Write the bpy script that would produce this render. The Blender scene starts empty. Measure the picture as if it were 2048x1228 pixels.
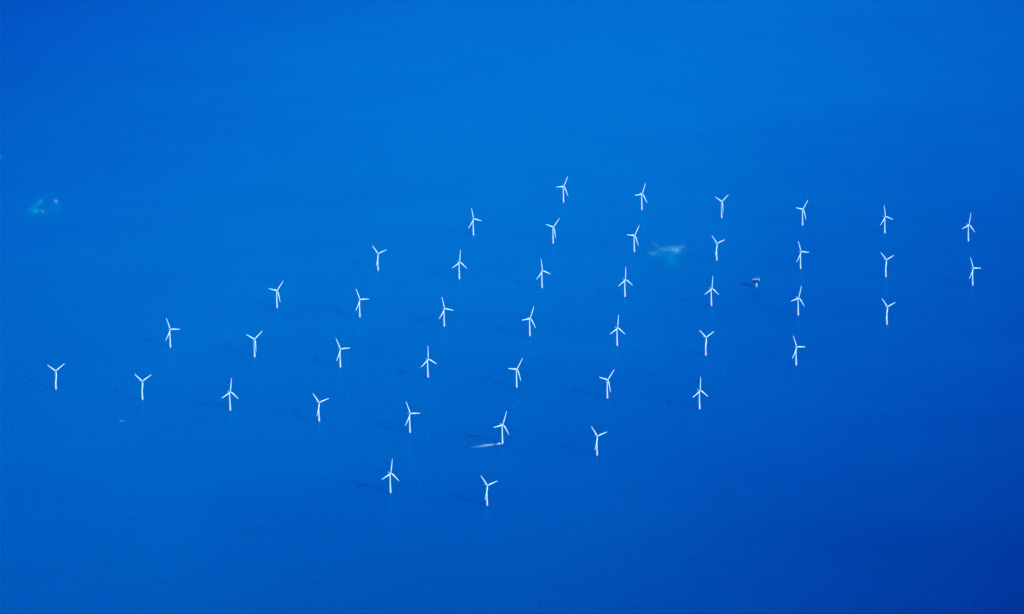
import bpy, bmesh, math, random
from mathutils import Vector, Matrix
random.seed(7)
R = math.radians
sc = bpy.context.scene
COL = sc.collection

# ------------------------------------------------------------ camera
CAM_H = 5229.4
PITCH, ROLL = R(13.0), -0.0196
cam_data = bpy.data.cameras.new("camera")
cam_data.sensor_width = 36.0
cam_data.sensor_fit = 'HORIZONTAL'
cam_data.lens = 189.59
cam_data.clip_start = 10.0
cam_data.clip_end = 400000.0
cam = bpy.data.objects.new("camera", cam_data)
COL.objects.link(cam)
fwd = Vector((0, math.cos(PITCH), -math.sin(PITCH)))
up0 = Vector((0, math.sin(PITCH), math.cos(PITCH)))
rt0 = Vector((1, 0, 0))
rt = rt0 * math.cos(ROLL) + up0 * math.sin(ROLL)
up = up0 * math.cos(ROLL) - rt0 * math.sin(ROLL)
m = Matrix((rt, up, -fwd)).transposed().to_4x4()
m.translation = Vector((0, 0, CAM_H))
cam.matrix_world = m
sc.camera = cam

# ------------------------------------------------------------ sky, sun, exposure
SUN_EL = R(22.5)
SUN_AZ = R(-50.0)                       # measured from +X, counter-clockwise
to_sun = Vector((math.cos(SUN_EL) * math.cos(SUN_AZ), math.cos(SUN_EL) * math.sin(SUN_AZ), math.sin(SUN_EL)))
world = bpy.data.worlds.new("World")
sc.world = world
world.use_nodes = True
nt = world.node_tree
nt.nodes.clear()
sky = nt.nodes.new('ShaderNodeTexSky')
sky.sky_type = 'NISHITA'
sky.sun_disc = False
sky.sun_elevation = SUN_EL
sky.sun_rotation = math.atan2(to_sun.x, to_sun.y)
sky.altitude = 0.0
sky.air_density = 1.0
sky.dust_density = 0.3
sky.ozone_density = 4.0
bg = nt.nodes.new('ShaderNodeBackground')
bg.inputs['Strength'].default_value = 0.14
wo = nt.nodes.new('ShaderNodeOutputWorld')
nt.links.new(sky.outputs[0], bg.inputs[0])
nt.links.new(bg.outputs[0], wo.inputs[0])

sun_data = bpy.data.lights.new("sun", 'SUN')
sun_data.energy = 4.2
sun_data.angle = R(0.8)
sun_data.color = (1.0, 0.985, 0.96)
sun = bpy.data.objects.new("sun", sun_data)
sun.rotation_euler = (-to_sun).to_track_quat('-Z', 'Y').to_euler()
sun.location = to_sun * 9000
COL.objects.link(sun)

sc.view_settings.view_transform = 'Standard'
sc.view_settings.look = 'None'
sc.view_settings.exposure = 0.35
sc.view_settings.gamma = 1.0
sc.view_settings.use_curve_mapping = False
sc.cycles.volume_bounces = 1
sc.cycles.max_bounces = 6

# ------------------------------------------------------------ helpers
def new_mat(name):
    mt = bpy.data.materials.new(name)
    mt.use_nodes = True
    n = mt.node_tree
    n.nodes.clear()
    return mt, n

class NB:
    """tiny node builder"""
    def __init__(s, tree): s.t = tree
    def add(s, kind, **kw):
        n = s.t.nodes.new(kind)
        for k, v in kw.items(): setattr(n, k, v)
        return n
    def link(s, a, b): s.t.links.new(a, b)
    def math(s, op, a, b=None, c=None, clamp=False):
        n = s.t.nodes.new('ShaderNodeMath'); n.operation = op; n.use_clamp = clamp
        for i, v in enumerate((a, b, c)):
            if v is None: continue
            if isinstance(v, (int, float)): n.inputs[i].default_value = v
            else: s.link(v, n.inputs[i])
        return n.outputs[0]
    def mix(s, fac, a, b):
        n = s.t.nodes.new('ShaderNodeMix'); n.data_type = 'RGBA'
        if isinstance(fac, (int, float)): n.inputs[0].default_value = fac
        else: s.link(fac, n.inputs[0])
        for i, v in ((6, a), (7, b)):
            if isinstance(v, tuple): n.inputs[i].default_value = (*v, 1)
            else: s.link(v, n.inputs[i])
        return n.outputs[2]
    def noise(s, vec, scale, detail=4, rough=0.55, dist=0.0):
        n = s.t.nodes.new('ShaderNodeTexNoise')
        n.inputs['Scale'].default_value = scale
        n.inputs['Detail'].default_value = detail
        n.inputs['Roughness'].default_value = rough
        n.inputs['Distortion'].default_value = dist
        s.link(vec, n.inputs['Vector'])
        return n.outputs['Fac']
    def mapping(s, vec, scale=(1, 1, 1), rot=(0, 0, 0), loc=(0, 0, 0)):
        n = s.t.nodes.new('ShaderNodeMapping')
        n.inputs['Scale'].default_value = scale
        n.inputs['Rotation'].default_value = rot
        n.inputs['Location'].default_value = loc
        s.link(vec, n.inputs['Vector'])
        return n.outputs[0]
    def ramp(s, fac, stops):
        n = s.t.nodes.new('ShaderNodeValToRGB')
        e = n.color_ramp.elements
        while len(e) < len(stops): e.new(0.5)
        for el, (p, c) in zip(e, stops):
            el.position = p; el.color = (*c, 1) if len(c) == 3 else c
        s.link(fac, n.inputs[0])
        return n.outputs[0]

def paint(name, col, dirt, rough=0.4, spec=0.4, nscale=0.5, amount=0.25, metal=0.0):
    """weathered paint: base colour with streaky dirt of its own"""
    mt, n = new_mat(name)
    b = NB(n)
    tc = b.add('ShaderNodeTexCoord').outputs['Object']
    f1 = b.noise(b.mapping(tc, (1, 1, 0.15)), nscale, 5, 0.6)
    fac = b.math('MULTIPLY', b.math('SUBTRACT', f1, 0.42, clamp=True), amount * 4, clamp=True)
    p = b.add('ShaderNodeBsdfPrincipled')
    b.link(b.mix(fac, col, dirt), p.inputs['Base Color'])
    p.inputs['Roughness'].default_value = rough
    p.inputs['Specular IOR Level'].default_value = spec
    p.inputs['Metallic'].default_value = metal
    o = b.add('ShaderNodeOutputMaterial')
    b.link(p.outputs[0], o.inputs[0])
    return mt

def obj(name, bm, mat, parent=None, loc=None, smooth=True):
    me = bpy.data.meshes.new(name)
    bmesh.ops.recalc_face_normals(bm, faces=bm.faces)
    bm.to_mesh(me); bm.free()
    if smooth:
        for p in me.polygons: p.use_smooth = True
        try: me.set_sharp_from_angle(angle=R(40))
        except Exception: pass
    me.materials.append(mat)
    o = bpy.data.objects.new(name, me)
    COL.objects.link(o)
    if parent: o.parent = parent
    if loc is not None: o.location = loc
    return o

def thing(name, label, cat, loc, rz=0.0, group=None):
    o = bpy.data.objects.new(name, None)
    o.empty_display_size = 5
    COL.objects.link(o)
    o.location = loc
    o.rotation_euler = (0, 0, rz)
    o['label'] = label; o['category'] = cat
    if group: o['group'] = group
    return o

def lathe(bm, prof, n=32, mat=None):
    """prof: list of (r, z); closed solid of revolution about Z"""
    rings = []
    for r, z in prof:
        if r < 1e-6: rings.append([bm.verts.new((0, 0, z))])
        else: rings.append([bm.verts.new((r * math.cos(2 * math.pi * i / n), r * math.sin(2 * math.pi * i / n), z)) for i in range(n)])
    vs = [v for rg in rings for v in rg]
    for a, b in zip(rings, rings[1:]):
        for i in range(n):
            j = (i + 1) % n
            if len(a) == 1 and len(b) == 1: continue
            if len(a) == 1: bm.faces.new((a[0], b[i], b[j]))
            elif len(b) == 1: bm.faces.new((a[i], a[j], b[0]))
            else: bm.faces.new((a[i], a[j], b[j], b[i]))
    for rg in (rings[0], rings[-1]):
        if len(rg) > 1: bm.faces.new(rg)
    if mat is not None: bmesh.ops.transform(bm, matrix=mat, verts=vs)
    return vs

def box(bm, c, s, rot=None, bevel=0.0):
    r = bmesh.ops.create_cube(bm, size=1.0)
    vs = r['verts']
    bmesh.ops.scale(bm, vec=s, verts=vs)
    if bevel:
        es = list({e for v in vs for e in v.link_edges})
        rb = bmesh.ops.bevel(bm, geom=es, offset=bevel, segments=2, affect='EDGES', profile=0.6)
        vs = list({v for f in rb['faces'] for v in f.verts} | {v for v in vs if v.is_valid})
    if rot: bmesh.ops.rotate(bm, verts=vs, cent=(0, 0, 0), matrix=rot)
    bmesh.ops.translate(bm, verts=vs, vec=c)
    return vs

def tube(bm, p0, p1, r, n=8):
    p0, p1 = Vector(p0), Vector(p1)
    d = p1 - p0
    q = d.to_track_quat('Z', 'Y').to_matrix().to_4x4()
    q.translation = p0
    lathe(bm, [(r, 0), (r, d.length)], n, q)

def loft(bm, sections):
    rings = [[bm.verts.new(p) for p in s] for s in sections]
    k = len(rings[0])
    for a, b in zip(rings, rings[1:]):
        for i in range(k):
            j = (i + 1) % k
            bm.faces.new((a[i], a[j], b[j], b[i]))
    bm.faces.new(rings[0]); bm.faces.new(rings[-1])

# ------------------------------------------------------------ materials
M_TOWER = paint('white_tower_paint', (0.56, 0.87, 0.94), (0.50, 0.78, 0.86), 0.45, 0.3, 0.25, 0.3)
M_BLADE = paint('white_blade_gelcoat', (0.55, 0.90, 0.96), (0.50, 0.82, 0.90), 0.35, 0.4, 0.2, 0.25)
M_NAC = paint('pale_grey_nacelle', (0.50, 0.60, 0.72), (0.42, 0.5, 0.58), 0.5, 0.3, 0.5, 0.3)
M_TP = paint('yellow_transition_paint', (0.68, 0.74, 0.74), (0.58, 0.58, 0.58), 0.5, 0.3, 0.4, 0.35)
M_MONO = paint('worn_monopile_steel', (0.64, 0.74, 0.84), (0.48, 0.50, 0.54), 0.6, 0.3, 0.5, 0.4)
M_STEEL = paint('galvanised_steel', (0.34, 0.42, 0.50), (0.24, 0.3, 0.36), 0.5, 0.4, 0.6, 0.3, 0.4)
M_DARK = paint('dark_louvre_cladding', (0.002, 0.060, 0.15), (0.002, 0.04, 0.10), 0.8, 0.05, 0.3, 0.3)
M_ROOF = paint('light_grey_roof_deck', (0.14, 0.42, 0.66), (0.11, 0.34, 0.54), 0.6, 0.2, 0.3, 0.4)
M_GLASS = paint('dark_cabin_glass', (0.02, 0.03, 0.04), (0.02, 0.02, 0.03), 0.1, 0.8, 0.5, 0.1)
M_SKIFF = paint('grey_blue_boat_hull', (0.10, 0.40, 0.72), (0.08, 0.3, 0.55), 0.5, 0.2, 0.5, 0.2)
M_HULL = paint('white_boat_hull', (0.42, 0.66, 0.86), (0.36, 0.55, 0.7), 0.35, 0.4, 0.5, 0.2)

# ------------------------------------------------------------ water
def water_material():
    mt, n = new_mat('sea_water')
    b = NB(n)
    pos = b.add('ShaderNodeNewGeometry').outputs['Position']
    # light gradient across the view painted into the water colour: paler towards the far right,
    # darker at the near right (smooth quadratic field, edges made irregular)
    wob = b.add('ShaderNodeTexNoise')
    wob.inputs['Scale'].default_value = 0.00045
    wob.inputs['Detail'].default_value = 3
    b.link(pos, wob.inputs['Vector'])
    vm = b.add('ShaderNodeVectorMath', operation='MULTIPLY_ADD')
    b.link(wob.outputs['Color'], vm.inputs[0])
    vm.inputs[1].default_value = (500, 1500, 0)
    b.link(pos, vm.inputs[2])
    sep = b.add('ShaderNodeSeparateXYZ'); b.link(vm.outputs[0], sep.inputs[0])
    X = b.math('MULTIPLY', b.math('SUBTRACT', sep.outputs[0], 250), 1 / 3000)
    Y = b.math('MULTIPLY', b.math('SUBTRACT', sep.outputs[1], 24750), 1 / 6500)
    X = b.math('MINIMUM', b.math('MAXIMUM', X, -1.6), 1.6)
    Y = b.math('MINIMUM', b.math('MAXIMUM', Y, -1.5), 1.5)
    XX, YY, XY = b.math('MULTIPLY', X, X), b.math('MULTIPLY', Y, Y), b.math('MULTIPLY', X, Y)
    fac = b.math('ADD', LIGHT_GRADIENT[0], b.math('MULTIPLY', X, LIGHT_GRADIENT[1]))
    for q, k in ((Y, LIGHT_GRADIENT[2]), (XX, LIGHT_GRADIENT[3]), (XY, LIGHT_GRADIENT[4]), (YY, LIGHT_GRADIENT[5])):
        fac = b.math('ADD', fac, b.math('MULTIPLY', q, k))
    # streaks of wind and current, cat's paws
    s1 = b.noise(b.mapping(pos, (1 / 1500, 1 / 4500, 1), (0, 0, R(12))), 1.0, 5, 0.55, 0.4)
    s2 = b.noise(b.mapping(pos, (1 / 1100, 1 / 550, 1), (0, 0, R(-14))), 1.0, 4, 0.6, 0.3)
    s3 = b.noise(b.mapping(pos, (1 / 9, 1 / 40, 1), (0, 0, R(5))), 1.0, 3, 0.7)
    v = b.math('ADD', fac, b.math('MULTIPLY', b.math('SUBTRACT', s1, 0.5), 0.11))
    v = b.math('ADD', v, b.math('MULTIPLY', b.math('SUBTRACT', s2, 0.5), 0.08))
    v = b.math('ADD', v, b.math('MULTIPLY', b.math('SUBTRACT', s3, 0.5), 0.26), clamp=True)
    col = b.ramp(v, GRADIENT_COLOURS)
    dif = b.add('ShaderNodeSubsurfaceScattering', falloff='BURLEY'); b.link(col, dif.inputs['Color'])
    dif.inputs['Scale'].default_value = 4.5           # light spreads sideways in the water
    dif.inputs['Radius'].default_value = (1, 1, 1)
    df2 = b.add('ShaderNodeBsdfDiffuse'); b.link(col, df2.inputs['Color'])
    dmx = b.add('ShaderNodeMixShader'); dmx.inputs[0].default_value = 0.52
    b.link(dif.outputs[0], dmx.inputs[1]); b.link(df2.outputs[0], dmx.inputs[2])
    glo = b.add('ShaderNodeBsdfGlossy'); glo.inputs['Roughness'].default_value = 0.16
    glo.inputs['Color'].default_value = (*GLOSS, 1)
    # wave slopes, several lengths together
    w1 = b.noise(b.mapping(pos, (1 / 9, 1 / 14, 1), (0, 0, R(35))), 1.0, 5, 0.65)
    w2 = b.noise(b.mapping(pos, (1 / 60, 1 / 90, 1), (0, 0, R(20))), 1.0, 3, 0.5)
    hgt = b.math('ADD', w1, b.math('MULTIPLY', w2, 1.6))
    bp = b.add('ShaderNodeBump'); bp.inputs['Strength'].default_value = 1.0
    bp.inputs['Distance'].default_value = 0.9
    b.link(hgt, bp.inputs['Height'])
    b.link(bp.outputs[0], glo.inputs['Normal'])
    fr = b.add('ShaderNodeFresnel'); fr.inputs['IOR'].default_value = 1.33
    b.link(bp.outputs[0], fr.inputs['Normal'])
    mx = b.add('ShaderNodeMixShader')
    b.link(fr.outputs[0], mx.inputs[0]); b.link(dmx.outputs[0], mx.inputs[1]); b.link(glo.outputs[0], mx.inputs[2])
    o = b.add('ShaderNodeOutputMaterial'); b.link(mx.outputs[0], o.inputs[0])
    return mt

LIGHT_GRADIENT = (0.602, -0.058, 0.118, -0.200, 0.150, -0.125)  # quadratic terms of the light gradient painted into the sea colour
GRADIENT_COLOURS = [(0.10, (0.0, 0.001, 0.075)), (0.20, (0.0, 0.006, 0.155)), (0.36, (0.0, 0.058, 0.280)), (0.50, (0.0, 0.136, 0.385)), (0.68, (0.0, 0.290, 0.52))]
GLOSS = (0.01, 0.28, 0.80)

bm = bmesh.new()
NX = 24
ext = [-95000, -60000, -25000, -9000, -3000, 0, 3000, 9000, 25000, 60000, 95000]
yy = [-70000, -40000, -10000, 8000, 15000, 20000, 25000, 32000, 50000, 90000, 130000]
gv = [[bm.verts.new((x, y, 0)) for x in ext] for y in yy]
for a, b_ in zip(gv, gv[1:]):
    for i in range(len(ext) - 1):
        bm.faces.new((a[i], a[i + 1], b_[i + 1], b_[i]))
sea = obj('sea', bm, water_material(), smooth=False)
sea['kind'] = 'structure'

# ------------------------------------------------------------ wind turbine
HUB_H, ROT_R = 77.0, 54.8
YAW = R(47.4)             # rotor axis points at (sin, -cos): towards the sun and the viewer's right
TILT = R(5.0)
OVER = 5.0

def blade_bm():
    bm = bmesh.new()
    secs = []
    K = 16
    L = ROT_R
    for t in (0.022, 0.05, 0.09, 0.14, 0.19, 0.24, 0.32, 0.42, 0.54, 0.66, 0.78, 0.88, 0.95, 0.985, 1.0):
        z = t * L
        if t <= 0.05: chord, th, rnd = 2.5, 2.5, 1.0
        elif t < 0.22:
            k = (t - 0.05) / 0.17; k = k * k * (3 - 2 * k)
            chord, th, rnd = 2.5 + 2.6 * k, 2.5 - 0.9 * k, 1 - k
        else:
            k = (t - 0.22) / 0.78
            chord = 5.1 - 3.4 * k ** 0.95
            if t > 0.94: chord *= max(0.22, 1 - ((t - 0.94) / 0.06) ** 2 * 0.8)
            th = chord * (0.32 - 0.12 * k); rnd = 0
        twist = R(13) * (1 - t) ** 2 + R(2)
        bend = 5.0 * t * (1 - 0.85 * t)                       # prebend towards the wind
        ring = []
        for i in range(K):
            a = 2 * math.pi * i / K
            cx, cy = math.cos(a), math.sin(a)
            # airfoil: leading edge at +x (quarter chord on the axis), trailing edge thin
            xf = chord * (0.5 * cx - 0.2 * (1 - rnd) )
            yf = th * 0.5 * cy * (1 if rnd > 0.5 else (1 - 0.75 * max(0.0, -cx) ** 1.5))
            xr = xf * math.cos(twist) - yf * math.sin(twist)
            yr = xf * math.sin(twist) + yf * math.cos(twist)
            ring.append((xr, yr - bend, z))
        secs.append(ring)
    loft(bm, secs)
    return bm

def make_turbine():
    root = thing('wind_turbine', 'x', 'wind turbine', (0, 0, 0), 0, GROUP_T)
    bm = bmesh.new()
    lathe(bm, [(2.75, -4), (2.75, 5.2), (3.05, 5.2), (3.05, 17.0)], 32)
    tp = obj('transition_piece', bm, M_TP, root)
    bm = bmesh.new()
    lathe(bm, [(2.8, -3.5), (2.8, 4.6)], 32)
    for v in bm.verts: v.co.x *= 1.03; v.co.y *= 1.03
    obj('monopile', bm, M_MONO, root)
    bm = bmesh.new()                                    # boat landing: two fenders and a ladder
    for s in (-1, 1):
        tube(bm, (3.9, s * 0.9, -2), (3.9, s * 0.9, 13), 0.22)
        tube(bm, (3.9, s * 0.9, 12.5), (2.9, s * 0.9, 14), 0.18)
        tube(bm, (3.9, s * 0.9, 1.5), (2.6, s * 0.9, 1.5), 0.16)
        tube(bm, (3.55, s * 0.28, 0), (3.55, s * 0.28, 16.5), 0.07)
    for k in range(22): tube(bm, (3.55, -0.28, 1 + k * 0.7), (3.55, 0.28, 1 + k * 0.7), 0.04, 6)
    obj('boat_landing', bm, M_TP, root)
    bm = bmesh.new()
    lathe(bm, [(2.6, 16.95), (4.9, 17.0), (4.9, 17.35), (2.6, 17.38)], 32)
    plat = obj('work_platform', bm, M_STEEL, root)
    bm = bmesh.new()
    n = 16
    pts = [(4.75 * math.cos(2 * math.pi * i / n), 4.75 * math.sin(2 * math.pi * i / n)) for i in range(n)]
    for i in range(n):
        p, q = pts[i], pts[(i + 1) % n]
        tube(bm, (*p, 17.3), (*p, 18.5), 0.05, 6)
        tube(bm, (*p, 18.5), (*q, 18.5), 0.05, 6)
        tube(bm, (*p, 17.9), (*q, 17.9), 0.04, 6)
    obj('railing', bm, M_TP, plat)
    bm = bmesh.new()
    prof = [(2.75, 17.38)]
    for k in range(1, 9):
        t = k / 8
        prof.append((2.75 - 0.95 * t, 17.38 + (HUB_H - 2.0 - 17.38) * t))
    lathe(bm, prof, 32)
    tower = obj('tower', bm, M_TOWER, root)
    bm = bmesh.new()
    box(bm, (2.6, 0, 19.0), (0.12, 0.9, 2.1), bevel=0.04)
    obj('door', bm, M_STEEL, tower)
    # everything above turns with the yaw; local frame: -Y is the wind side
    head = Matrix.Rotation(YAW, 4, 'Z')
    tiltm = Matrix.Translation((0, 0, HUB_H)) @ Matrix.Rotation(-TILT, 4, 'X')
    base = head @ tiltm
    bm = bmesh.new()
    secs = []
    for y, w, h, dz in ((-3.4, 1.5, 1.5, 0), (-3.0, 1.9, 1.95, 0), (-1.0, 2.15, 2.15, 0.05), (5, 2.15, 2.2, 0.1), (8.6, 2.0, 1.9, 0.15), (9.8, 1.5, 1.3, 0.2)):
        ring = []
        for i in range(20):
            a = 2 * math.pi * i / 20
            c, s = math.cos(a), math.sin(a)
            e = 0.45
            ring.append((w * math.copysign(abs(c) ** e, c), y, dz + h * math.copysign(abs(s) ** e, s)))
        secs.append(ring)
    loft(bm, secs)
    bmesh.ops.transform(bm, matrix=base, verts=bm.verts)
    nac = obj('nacelle', bm, M_NAC, root)
    bm = bmesh.new()
    box(bm, (0, 8.2, 3.1), (3.4, 1.6, 1.9), bevel=0.15)
    bmesh.ops.transform(bm, matrix=base, verts=bm.verts)
    obj('cooler', bm, M_NAC, nac)
    bm = bmesh.new()
    tube(bm, (0.9, 7.2, 2.1), (0.9, 7.2, 5.0), 0.09, 6)
    tube(bm, (0.4, 7.2, 4.7), (1.4, 7.2, 4.7), 0.07, 6)
    bmesh.ops.transform(bm, matrix=base, verts=bm.verts)
    obj('wind_vane', bm, M_STEEL, nac)
    # hub with its spinner, centre at -Y OVER
    bm = bmesh.new()
    mt = base @ Matrix.Translation((0, -OVER, 0)) @ Matrix.Rotation(R(90), 4, 'X')
    lathe(bm, [(1.55, -1.7), (1.75, -1.4), (1.85, 0.2), (1.6, 1.2), (1.0, 2.1), (0.4, 2.5), (0, 2.6)], 24, mt)
    obj('hub', bm, M_BLADE, root)
    me_bl = None
    for k in range(3):
        if me_bl is None:
            bl = obj('blade', blade_bm(), M_BLADE, root); me_bl = bl.data
        else:
            bl = bpy.data.objects.new('blade', me_bl); COL.objects.link(bl); bl.parent = root
    set_phase(root, 0.0)
    return root

def set_phase(root, ph):
    base = Matrix.Rotation(YAW, 4, 'Z') @ Matrix.Translation((0, 0, HUB_H)) @ Matrix.Rotation(-TILT, 4, 'X') @ Matrix.Translation((0, -OVER, 0))
    k = 0
    for ch in root.children:
        if ch.name.split('.')[0] == 'blade':
            ch.matrix_local = base @ Matrix.Rotation(ph + k * 2 * math.pi / 3, 4, 'Y')
            k += 1

def copy_tree(o, parent=None):
    c = o.copy(); COL.objects.link(c)
    if parent: c.parent = parent
    for ch in list(o.children): copy_tree(ch, c)
    return c

GROUP_T = 'offshore wind turbines standing in slanting rows in the sea'
TURB = [
    (251.3, 24818.2, 36.8, 'turbine, Y blades leaning left, leftmost in the farthest row'),
    (614.1, 24613.8, 31.4, 'turbine with top blade tilted right, second from left in the farthest row'),
    (977.4, 24403.2, 62.1, 'turbine with upright Y blades, third from left in the farthest row'),
    (1340.4, 24199.8, 46.5, 'turbine, Y blades leaning left, third from right in the farthest row'),
    (1703.8, 24000.1, 353.9, 'turbine with top blade leaning left, second from right in the farthest row'),
    (2066.0, 23791.5, 19.5, 'turbine with top blade tilted right, rightmost in the farthest row'),
    (-170.7, 24122.9, 349.2, 'turbine with top blade leaning left, leftmost in the second row from the top'),
    (192.0, 23917.0, 53.2, 'turbine with upright Y blades, second from left in the second row from the top'),
    (554.8, 23706.5, 42.2, 'turbine, Y blades leaning left, third from left in the second row from the top'),
    (917.1, 23500.1, 321.8, 'turbine, Y blades leaning right, fourth from left in the second row from the top'),
    (1279.8, 23293.4, 343.2, 'turbine with top blade leaning left, third from right in the second row from the top'),
    (1643.2, 23094.5, 317.7, 'turbine, Y blades leaning right, second from right in the second row from the top'),
    (2006.9, 22895.4, 341.0, 'turbine with top blade tilted left, rightmost in the second row from the top'),
    (-593.5, 23425.0, 321.2, 'turbine, Y blades leaning right, leftmost in the third row from the top'),
    (-230.4, 23220.6, 11.4, 'turbine with top blade leaning right, second from left in the third row from the top'),
    (132.7, 23011.1, 355.7, 'turbine with one blade straight up, third from left in the third row from the top'),
    (490.4, 22807.0, 8.0, 'turbine with top blade leaning right, fourth from left in the third row from the top'),
    (857.1, 22601.2, 11.8, 'turbine with top blade leaning right, third from right in the third row from the top'),
    (1218.7, 22390.3, 24.5, 'turbine with top blade tilted right, second from right in the third row from the top'),
    (1582.2, 22185.2, 320.1, 'turbine, Y blades leaning right, rightmost in the third row from the top'),
    (-1016.3, 22725.2, 49.5, 'turbine, Y blades leaning left, leftmost in the fourth row from the top'),
    (-653.4, 22518.3, 338.5, 'turbine with top blade tilted left, second from left in the fourth row from the top'),
    (-289.9, 22310.7, 347.8, 'turbine with top blade leaning left, third from left in the fourth row from the top'),
    (72.4, 22104.4, 31.4, 'turbine with top blade tilted right, fourth from left in the fourth row from the top'),
    (435.3, 21896.7, 11.1, 'turbine with top blade leaning right, third from right in the fourth row from the top'),
    (797.0, 21692.1, 313.1, 'turbine, Y blades leaning right, second from right in the fourth row from the top'),
    (1159.7, 21488.8, 340.3, 'turbine with top blade tilted left, rightmost in the fourth row from the top'),
    (-1437.7, 22026.9, 340.3, 'turbine with top blade tilted left, leftmost in the fifth row from the top'),
    (-1075.2, 21819.8, 61.3, 'turbine with upright Y blades, second from left in the fifth row from the top'),
    (-712.8, 21610.5, 335.4, 'turbine with top blade tilted left, third from left in the fifth row from the top'),
    (-349.4, 21404.4, 3.4, 'turbine with one blade straight up, fourth from left in the fifth row from the top'),
    (12.2, 21201.7, 43.9, 'turbine, Y blades leaning left, third from right in the fifth row from the top'),
    (374.8, 20991.9, 52.1, 'turbine with upright Y blades, second from right in the fifth row from the top'),
    (736.8, 20784.7, 8.7, 'turbine with top blade leaning right, rightmost in the fifth row from the top'),
    (-1863.6, 21326.3, 307.3, 'turbine with upright Y blades, leftmost in the sixth row from the top'),
    (-1498.4, 21121.4, 312.0, 'turbine, Y blades leaning right, second from left in the sixth row from the top'),
    (-1134.6, 20913.3, 13.1, 'turbine with top blade leaning right, third from left in the sixth row from the top'),
    (-772.9, 20706.2, 323.1, 'turbine, Y blades leaning right, fourth from left in the sixth row from the top'),
    (-410.2, 20498.4, 340.5, 'turbine with top blade tilted left, third from right in the sixth row from the top'),
    (-47.7, 20296.3, 29.0, 'turbine with top blade tilted right, second from right in the sixth row from the top'),
    (315.4, 20085.8, 324.2, 'turbine with top blade tilted left, rightmost in the sixth row from the top'),
    (-470.5, 19589.5, 15.2, 'turbine with top blade leaning right, left of the lowest pair in view'),
    (-107.4, 19379.2, 323.7, 'turbine, Y blades leaning right, right of the lowest pair in view'),
]
first = make_turbine()
made = []
for i, (x, y, ph, lab) in enumerate(TURB):
    t = first if i == 0 else copy_tree(first)
    made.append(t)
for t, (x, y, ph, lab) in zip(made, TURB):
    t.location = (x, y, 0)
    t['label'] = lab
bpy.context.view_layer.update()
for t, (x, y, ph, lab) in zip(made, TURB):
    set_phase(t, R(ph))
    for ch in t.children:          # each machine's landing and door face its own way
        pass

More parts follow.
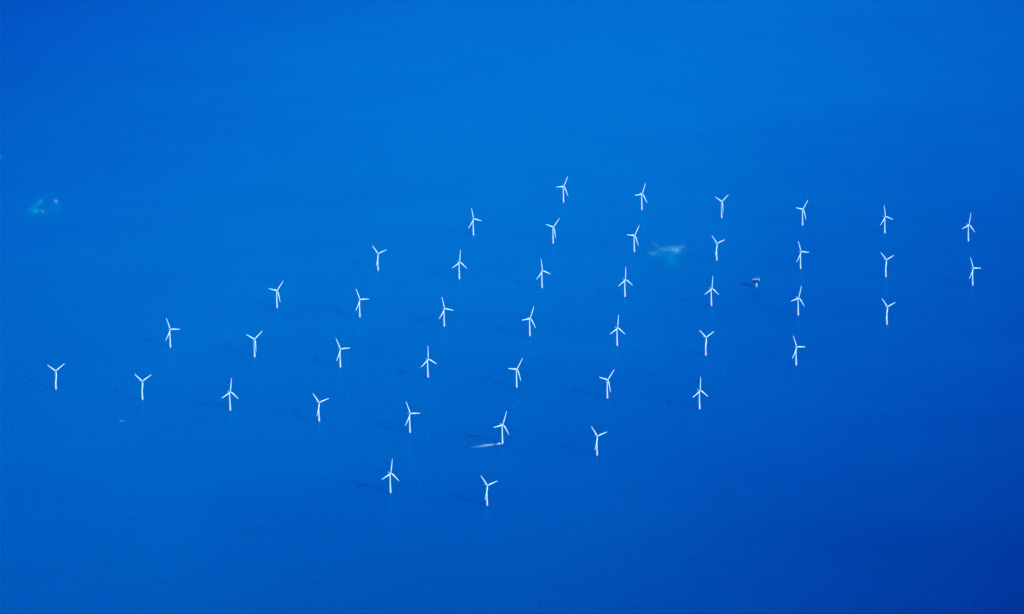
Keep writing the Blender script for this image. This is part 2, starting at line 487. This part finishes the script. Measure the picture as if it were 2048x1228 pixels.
# ------------------------------------------------------------ offshore substation
def substation(x, y):
    root = thing('offshore_substation', 'dark boxy offshore substation with pale roof on one thick pale leg among the turbines', 'substation', (x, y, 0), R(10))
    bm = bmesh.new()
    lathe(bm, [(3.6, -4), (3.6, 5), (3.9, 5.5), (3.9, 19.2)], 36)
    obj('foundation_leg', bm, M_MONO, root)
    bm = bmesh.new()
    for s in (-1, 1):
        tube(bm, (s * 1.0 + 0.0, -4.6, -2), (s * 1.0, -4.6, 14), 0.25)
        tube(bm, (s * 1.0, -4.6, 13), (s * 1.0, -3.4, 15), 0.2)
    for k in range(18): tube(bm, (-1, -4.6, 1 + k * 0.75), (1, -4.6, 1 + k * 0.75), 0.06, 6)
    obj('boat_landing', bm, M_TP, root)
    bm = bmesh.new()                                   # braces under the cellar deck
    for sx in (-1, 1):
        for sy in (-1, 1):
            tube(bm, (sx * 2.5, sy * 2.5, 13), (sx * 10, sy * 7.5, 19.2), 0.5, 10)
    obj('deck_braces', bm, M_DARK, root)
    bm = bmesh.new()
    box(bm, (0, 0, 20.0), (30, 20, 1.4), bevel=0.1)
    obj('cellar_deck', bm, M_DARK, root)
    bm = bmesh.new()
    box(bm, (-2.5, 0, 27.0), (24, 15, 12.4), bevel=0.15)
    for k in range(15): box(bm, (-13.2 + k * 1.55, -7.6, 27.0), (0.35, 0.4, 10.4))
    hall = obj('transformer_hall', bm, M_DARK, root)
    bm = bmesh.new()
    for k in range(3): box(bm, (-9 + k * 6.2, -7.7, 22.6), (2.2, 0.25, 3.0), bevel=0.05)
    obj('door', bm, M_DARK, hall)
    bm = bmesh.new()
    box(bm, (12.0, -1, 30.2), (4.4, 12, 6.0), bevel=0.15)
    obj('equipment_module', bm, M_ROOF, root)
    bm = bmesh.new()
    box(bm, (-1, 0, 34.1), (33, 18, 1.6), bevel=0.12)
    roof = obj('roof_deck', bm, M_ROOF, root)
    bm = bmesh.new()
    for k in range(18):
        px = -17 + k * 2
        for sy in (-8.8, 8.8): tube(bm, (px * 0.94 - 1, sy, 34.8), (px * 0.94 - 1, sy, 36.1), 0.06, 6)
    for k in range(11):
        for sx in (-17.2, 15.2): tube(bm, (sx, -8.8 + k * 1.76, 34.8), (sx, -8.8 + k * 1.76, 36.1), 0.06, 6)
    for z in (35.5, 36.1):
        for sy in (-8.8, 8.8): tube(bm, (-17.2, sy, z), (15.2, sy, z), 0.06, 6)
        for sx in (-17.2, 15.2): tube(bm, (sx, -8.8, z), (sx, 8.8, z), 0.06, 6)
    obj('railing', bm, M_STEEL, roof)
    bm = bmesh.new()
    for cx, cy in ((-11, 3), (-6.5, 3), (-2, 3)): box(bm, (cx, cy, 35.8), (3.2, 4, 1.8), bevel=0.15)
    obj('cooling_unit', bm, M_ROOF, roof)
    bm = bmesh.new()
    for sx, sy in ((-.6, -.6), (.6, -.6), (.6, .6), (-.6, .6)): tube(bm, (5 + sx, 6 + sy, 33.8), (5 + sx * .4, 6 + sy * .4, 47), 0.14, 6)
    for k in range(8):
        z = 34.5 + k * 1.6; w = .6 - .36 * (z - 33.8) / 13.2
        for a in range(4):
            c = [(-w, -w), (w, -w), (w, w), (-w, w)]
            p, q = c[a], c[(a + 1) % 4]
            tube(bm, (5 + p[0], 6 + p[1], z), (5 + q[0], 6 + q[1], z + 1.5), 0.07, 6)
    obj('mast', bm, M_ROOF, root)
    bm = bmesh.new()
    tube(bm, (12.5, 4, 34.8), (12.5, 4, 38.5), 0.6, 14)
    tube(bm, (12.5, 4, 38.2), (14, -6, 36.6), 0.3, 8)
    box(bm, (12.5, 4, 38.9), (1.8, 1.8, 1.4), bevel=0.2)
    obj('crane', bm, M_ROOF, root)
    return root
substation(1067.9, 22950.0)

# ------------------------------------------------------------ boats
def hull_bm(L, B, D):
    bm = bmesh.new()
    secs = []
    for t in (0, 0.08, 0.3, 0.55, 0.75, 0.88, 0.96, 1.0):
        x = (t - 0.5) * L
        w = B * 0.5 * (0.92 if t < 0.3 else 1.0) * (1 - max(0, (t - 0.55) / 0.45) ** 2.2 * 0.94)
        keel = -0.35 * D + 0.6 * D * max(0, (t - 0.6) / 0.4) ** 2
        sheer = 0.65 * D + 0.35 * D * t ** 2
        secs.append([(x, -w, sheer), (x, -w * 0.93, 0.3 * D), (x, -w * 0.6, keel * 0.5), (x, 0, keel), (x, w * 0.6, keel * 0.5), (x, w * 0.93, 0.3 * D), (x, w, sheer)])
    loft(bm, secs)
    return bm

def crew_vessel(x, y, rz):
    root = thing('crew_transfer_vessel', 'white crew transfer boat nosing up to a turbine foot ahead of its long foam wake', 'boat', (x, y, 0), rz)
    obj('hull', hull_bm(24, 8.2, 3.2), M_HULL, root)
    bm = bmesh.new(); box(bm, (1.0, 0, 2.42), (18, 6.4, 0.2), bevel=0.05); obj('deck', bm, M_STEEL, root)
    bm = bmesh.new()
    box(bm, (1.5, 0, 3.9), (8.6, 5.6, 2.8), bevel=0.3)
    box(bm, (2.0, 0, 6.2), (4.8, 4.4, 1.8), bevel=0.25)
    cab = obj('cabin', bm, M_HULL, root)
    bm = bmesh.new()
    box(bm, (2.0, 0, 6.45), (4.92, 4.52, 0.8), bevel=0.05)
    box(bm, (1.5, 0, 4.3), (8.72, 5.72, 0.7), bevel=0.05)
    obj('window', bm, M_GLASS, cab)
    bm = bmesh.new()
    tube(bm, (0, 0, 7), (0, 0, 11), 0.1); tube(bm, (0, -1.2, 9.6), (0, 1.2, 9.6), 0.08)
    obj('mast', bm, M_STEEL, root)
    bm = bmesh.new(); box(bm, (12.3, 0, 2.6), (0.9, 3.6, 1.6), bevel=0.35); obj('bow_fender', bm, M_DARK, root)
    bm = bmesh.new()
    for s in (-1, 1):
        for k in range(8): tube(bm, (-11 + k * 2.6, s * 3.7, 2.3), (-11 + k * 2.6, s * 3.7, 3.4), 0.05, 6)
        tube(bm, (-11, s * 3.7, 3.4), (7.2, s * 3.7, 3.4), 0.05, 6)
    obj('railing', bm, M_STEEL, root)
    return root
crew_vessel(-62.5, 20287.5, R(13))

def small_boat(name, label, x, y, rz, L):
    root = thing(name, label, 'boat', (x, y, 0), rz, 'small boats far out between the turbines')
    B, D = L * 0.32, L * 0.16
    obj('hull', hull_bm(L, B, D), M_SKIFF, root)
    bm = bmesh.new(); box(bm, (L * 0.05, 0, D * 1.0), (L * 0.34, B * 0.62, D * 0.8), bevel=0.12); cb = obj('cabin', bm, M_SKIFF, root)
    bm = bmesh.new(); box(bm, (L * 0.06, 0, D * 1.12), (L * 0.345, B * 0.64, D * 0.26)); obj('window', bm, M_GLASS, cb)
    return root
small_boat('motor_boat', 'small pale motor boat under way below the two leftmost turbines of the long lower row', -1562, 20772, R(170), 14)
small_boat('motor_boat', 'pale speck of a boat, lower left of three specks near the right of the sea', 868.7, 21460, R(200), 5.5)
small_boat('motor_boat', 'pale speck of a boat, rightmost of three specks near the right of the sea', 956, 21548.5, R(140), 5)
small_boat('motor_boat', 'faintest speck of a boat, topmost of three specks near the right of the sea', 873, 21583.5, R(30), 4)
small_boat('motor_boat', "pale speck of a boat above the crew boat's foam wake", -142.8, 20461.4, R(60), 4.5)

# ------------------------------------------------------------ foam and surf on the water
def foam_sheet(name, label, pts, mat, z=0.35, kind='stuff'):
    """pts: centre line (x, y, half width across Y, half width across X)"""
    bm = bmesh.new()
    me_pts = []
    cx = sum(p[0] for p in pts) / len(pts); cy = sum(p[1] for p in pts) / len(pts)
    L, Rr = [], []
    for i, (x, y, w) in enumerate(pts):
        a = pts[max(0, i - 1)]; c = pts[min(len(pts) - 1, i + 1)]
        d = Vector((c[0] - a[0], c[1] - a[1])).normalized()
        nx, ny = -d.y, d.x
        L.append(bm.verts.new((x - cx + nx * w, y - cy + ny * w, 0)))
        Rr.append(bm.verts.new((x - cx - nx * w, y - cy - ny * w, 0)))
    uv = bm.loops.layers.uv.new('UVMap')
    n = len(pts) - 1
    for i in range(n):
        f = bm.faces.new((L[i], L[i + 1], Rr[i + 1], Rr[i]))
        for lp, c in zip(f.loops, ((i / n, 1), ((i + 1) / n, 1), ((i + 1) / n, 0), (i / n, 0))): lp[uv].uv = c
    o = obj(name, bm, mat, None, (cx, cy, z), smooth=False)
    o['label'] = label; o['kind'] = kind
    return o

def foam_mat(name, white, fade_pow, strength, nscale):
    """foam along a strip: dense at u=0, thinning to u=1, ragged edges"""
    mt, n = new_mat(name); b = NB(n)
    tc = b.add('ShaderNodeTexCoord')
    sp = b.add('ShaderNodeSeparateXYZ'); b.link(tc.outputs['UV'], sp.inputs[0])
    u, v = sp.outputs[0], sp.outputs[1]
    e = b.math('SUBTRACT', 1.0, b.math('ABSOLUTE', b.math('MULTIPLY_ADD', v, 2.0, -1.0)))
    nz = b.noise(tc.outputs['Object'], nscale, 5, 0.65)
    ends = b.math('MINIMUM', b.math('MULTIPLY', u, 12.0, clamp=True), b.math('POWER', b.math('SUBTRACT', 1.0, u), fade_pow))
    a = b.math('MULTIPLY', ends, b.math('MULTIPLY', b.math('POWER', e, 0.7), b.math('MULTIPLY_ADD', nz, 2.6, -0.45), clamp=True))
    a = b.math('MULTIPLY', a, strength, clamp=True)
    d = b.add('ShaderNodeBsdfDiffuse'); d.inputs[0].default_value = (*white, 1)
    t = b.add('ShaderNodeBsdfTransparent')
    mx = b.add('ShaderNodeMixShader'); b.link(a, mx.inputs[0]); b.link(t.outputs[0], mx.inputs[1]); b.link(d.outputs[0], mx.inputs[2])
    o = b.add('ShaderNodeOutputMaterial'); b.link(mx.outputs[0], o.inputs[0])
    return mt
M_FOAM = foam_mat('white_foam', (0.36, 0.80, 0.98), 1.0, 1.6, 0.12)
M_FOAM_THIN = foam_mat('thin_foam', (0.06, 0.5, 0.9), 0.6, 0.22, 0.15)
foam_sheet('boat_wake', 'long white foam wake trailing left of the crew boat', [(-77, 20284, 9), (-96, 20279.5, 16), (-115, 20270, 21), (-132, 20260, 19), (-150, 20251, 15), (-178, 20237, 10)], M_FOAM)
foam_sheet('boat_wake', 'short foam trail behind the small motor boat', [(-1556, 20772, 4), (-1550, 20771, 5), (-1541, 20768, 4)], M_FOAM)
for x, y, w, h_, lab in ((-66.5, 23817.9, 15, 12, 'thin white streak of foam in the upper middle of the wind farm'),
                      (95.2, 20725.7, 14, 9, 'thin white streak of foam between the two lowest full rows, near the middle'),
                      (-590.6, 19924.3, 13, 8, 'thin white streak of foam above left of the lowest left turbine'),
                      (-1779.1, 21401.2, 12, 6, 'thin white streak of foam right of the leftmost turbine'),
                      (1083.7, 18262.9, 9, 8, 'faint foam streak alone in the dark lower right water')):
    foam_sheet('foam_streak', lab, [(x - w, y + 2, h_ * .6), (x - w * .3, y, h_), (x + w * .4, y, h_), (x + w, y - 4, h_ * .5)], M_FOAM_THIN)

def surf_patch(label, x, y, sx, sy, blobs, breakers, seed):
    """shoal: pale greenish shallows (blobs) with white breakers on top; coordinates in metres from the centre"""
    mt, n = new_mat('shoal_surf'); b = NB(n)
    tc = b.add('ShaderNodeTexCoord').outputs['Object']
    wn = b.add('ShaderNodeTexNoise'); wn.inputs['Scale'].default_value = 0.02; wn.inputs['Detail'].default_value = 5
    mp = b.mapping(tc, (1, 0.3, 1), (0, 0, 0), (seed * 37.0, 0, 0)); b.link(mp, wn.inputs['Vector'])
    vm = b.add('ShaderNodeVectorMath', operation='MULTIPLY_ADD')
    sb = b.add('ShaderNodeVectorMath', operation='SUBTRACT'); b.link(wn.outputs['Color'], sb.inputs[0]); sb.inputs[1].default_value = (0.5, 0.5, 0.5)
    b.link(sb.outputs[0], vm.inputs[0]); vm.inputs[1].default_value = (42, 170, 0); b.link(tc, vm.inputs[2])
    sp = b.add('ShaderNodeSeparateXYZ'); b.link(vm.outputs[0], sp.inputs[0])
    def blobsum(lst):
        tot = None
        for bx, by, rx, ry, rot, amp in lst:
            c, s = math.cos(rot), math.sin(rot)
            dx = b.math('SUBTRACT', sp.outputs[0], bx); dy = b.math('SUBTRACT', sp.outputs[1], by)
            # rotate in the (x, y*rx/ry) frame
            k = rx / ry
            dyk = b.math('MULTIPLY', dy, 0.22)
            u = b.math('ADD', b.math('MULTIPLY', dx, c), b.math('MULTIPLY', dyk, s))
            v = b.math('SUBTRACT', b.math('MULTIPLY', dyk, c), b.math('MULTIPLY', dx, s))
            q = b.math('ADD', b.math('POWER', b.math('DIVIDE', b.math('ABSOLUTE', u), rx), 2.0), b.math('POWER', b.math('DIVIDE', b.math('ABSOLUTE', v), ry), 2.0))
            g = b.math('MULTIPLY', b.math('POWER', 2.718, b.math('MULTIPLY', q, -1.0)), amp)
            tot = g if tot is None else b.math('ADD', tot, g)
        return tot
    fine = b.noise(b.mapping(tc, (1, 0.25, 1)), 0.07, 5, 0.65)
    sh = b.math('MULTIPLY', blobsum(blobs), b.math('MULTIPLY_ADD', fine, 1.2, 0.4), clamp=True)
    wh = b.math('MULTIPLY', blobsum(breakers), b.math('MULTIPLY_ADD', fine, 2.4, -0.2), clamp=True)
    d1 = b.add('ShaderNodeBsdfDiffuse'); d1.inputs[0].default_value = (*SHOAL, 1)
    d2 = b.add('ShaderNodeBsdfDiffuse'); d2.inputs[0].default_value = (0.17, 0.62, 0.92, 1)
    t = b.add('ShaderNodeBsdfTransparent')
    m1 = b.add('ShaderNodeMixShader'); b.link(sh, m1.inputs[0]); b.link(t.outputs[0], m1.inputs[1]); b.link(d1.outputs[0], m1.inputs[2])
    m2 = b.add('ShaderNodeMixShader'); b.link(wh, m2.inputs[0]); b.link(m1.outputs[0], m2.inputs[1]); b.link(d2.outputs[0], m2.inputs[2])
    o = b.add('ShaderNodeOutputMaterial'); b.link(m2.outputs[0], o.inputs[0])
    bm = bmesh.new()
    vs = [bm.verts.new((sx * math.cos(a) , sy * math.sin(a), 0)) for a in [2 * math.pi * i / 48 for i in range(48)]]
    bm.faces.new(vs)
    ob = obj('shoal_surf', bm, mt, None, (x, y, 0.2), smooth=False)
    ob['label'] = label; ob['kind'] = 'stuff'
    return ob
SHOAL = (0.0, 0.42, 0.73)
# (dx, dy, length, thickness, rotation, strength); thickness and rotation as seen with depth scaled by 0.22
surf_patch('crescent of pale shallows with broken surf alone at the far left', -2202, 25013, 150, 560,
           [(-28, 60, 48, 22, R(55), 0.42), (0, -190, 62, 21, R(-6), 0.42), (-42, -90, 30, 30, 0, 0.36), (62, -90, 32, 19, R(-40), 0.36)],
           [(47, 50, 14, 5.5, R(-42), 0.70), (-31, -150, 8, 5, 0, 0.36), (2, -160, 8, 7, R(-30), 0.36), (-30, 60, 10, 9, R(60), 0.18)], 1)
surf_patch('white and turquoise surf breaking over a shoal between turbines of the second row', 706, 23752, 180, 620,
           [(-20, -40, 80, 24, R(5), 0.34), (12, -230, 36, 30, R(-60), 0.55), (50, -60, 34, 22, 0, 0.45), (-60, -130, 34, 16, 0, 0.3)],
           [(-8, 0, 32, 10, R(0), 0.30), (35, -20, 16, 15, R(40), 0.62), (-52, 100, 13, 7, R(-35), 0.18), (-64, -90, 20, 6, R(-4), 0.26), (58, 50, 20, 9, R(15), 0.32)], 2)
surf_patch('faint pale shoal far out in the empty upper sea', -485, 26231, 130, 480,
           [(-10, 60, 30, 10, R(-5), 0.32), (45, -170, 40, 9, R(-20), 0.26)], [(-10, 60, 14, 4, 0, 0.10)], 3)
surf_patch('faint pale shoal cut by the left edge of the view', -2520, 26157, 110, 380,
           [(0, 0, 32, 16, R(10), 0.45)], [(-5, 10, 12, 5, 0, 0.12)], 4)

# ------------------------------------------------------------ haze
bm = bmesh.new()
box(bm, (0, 30000, (CAM_H + 30 - 5) / 2), (194000, 204000, CAM_H + 35))
mt, n = new_mat('blue_haze'); b = NB(n)
pv = b.add('ShaderNodeVolumePrincipled')
pv.inputs['Color'].default_value = (0.0, 0.13, 0.85, 1)
pv.inputs['Density'].default_value = 0.9e-5
pv.inputs['Anisotropy'].default_value = 0.0
o = b.add('ShaderNodeOutputMaterial'); b.link(pv.outputs[0], o.inputs['Volume'])
hz = obj('haze', bm, mt, smooth=False)
hz['kind'] = 'stuff'
hz['label'] = 'thin blue sea haze filling the air'
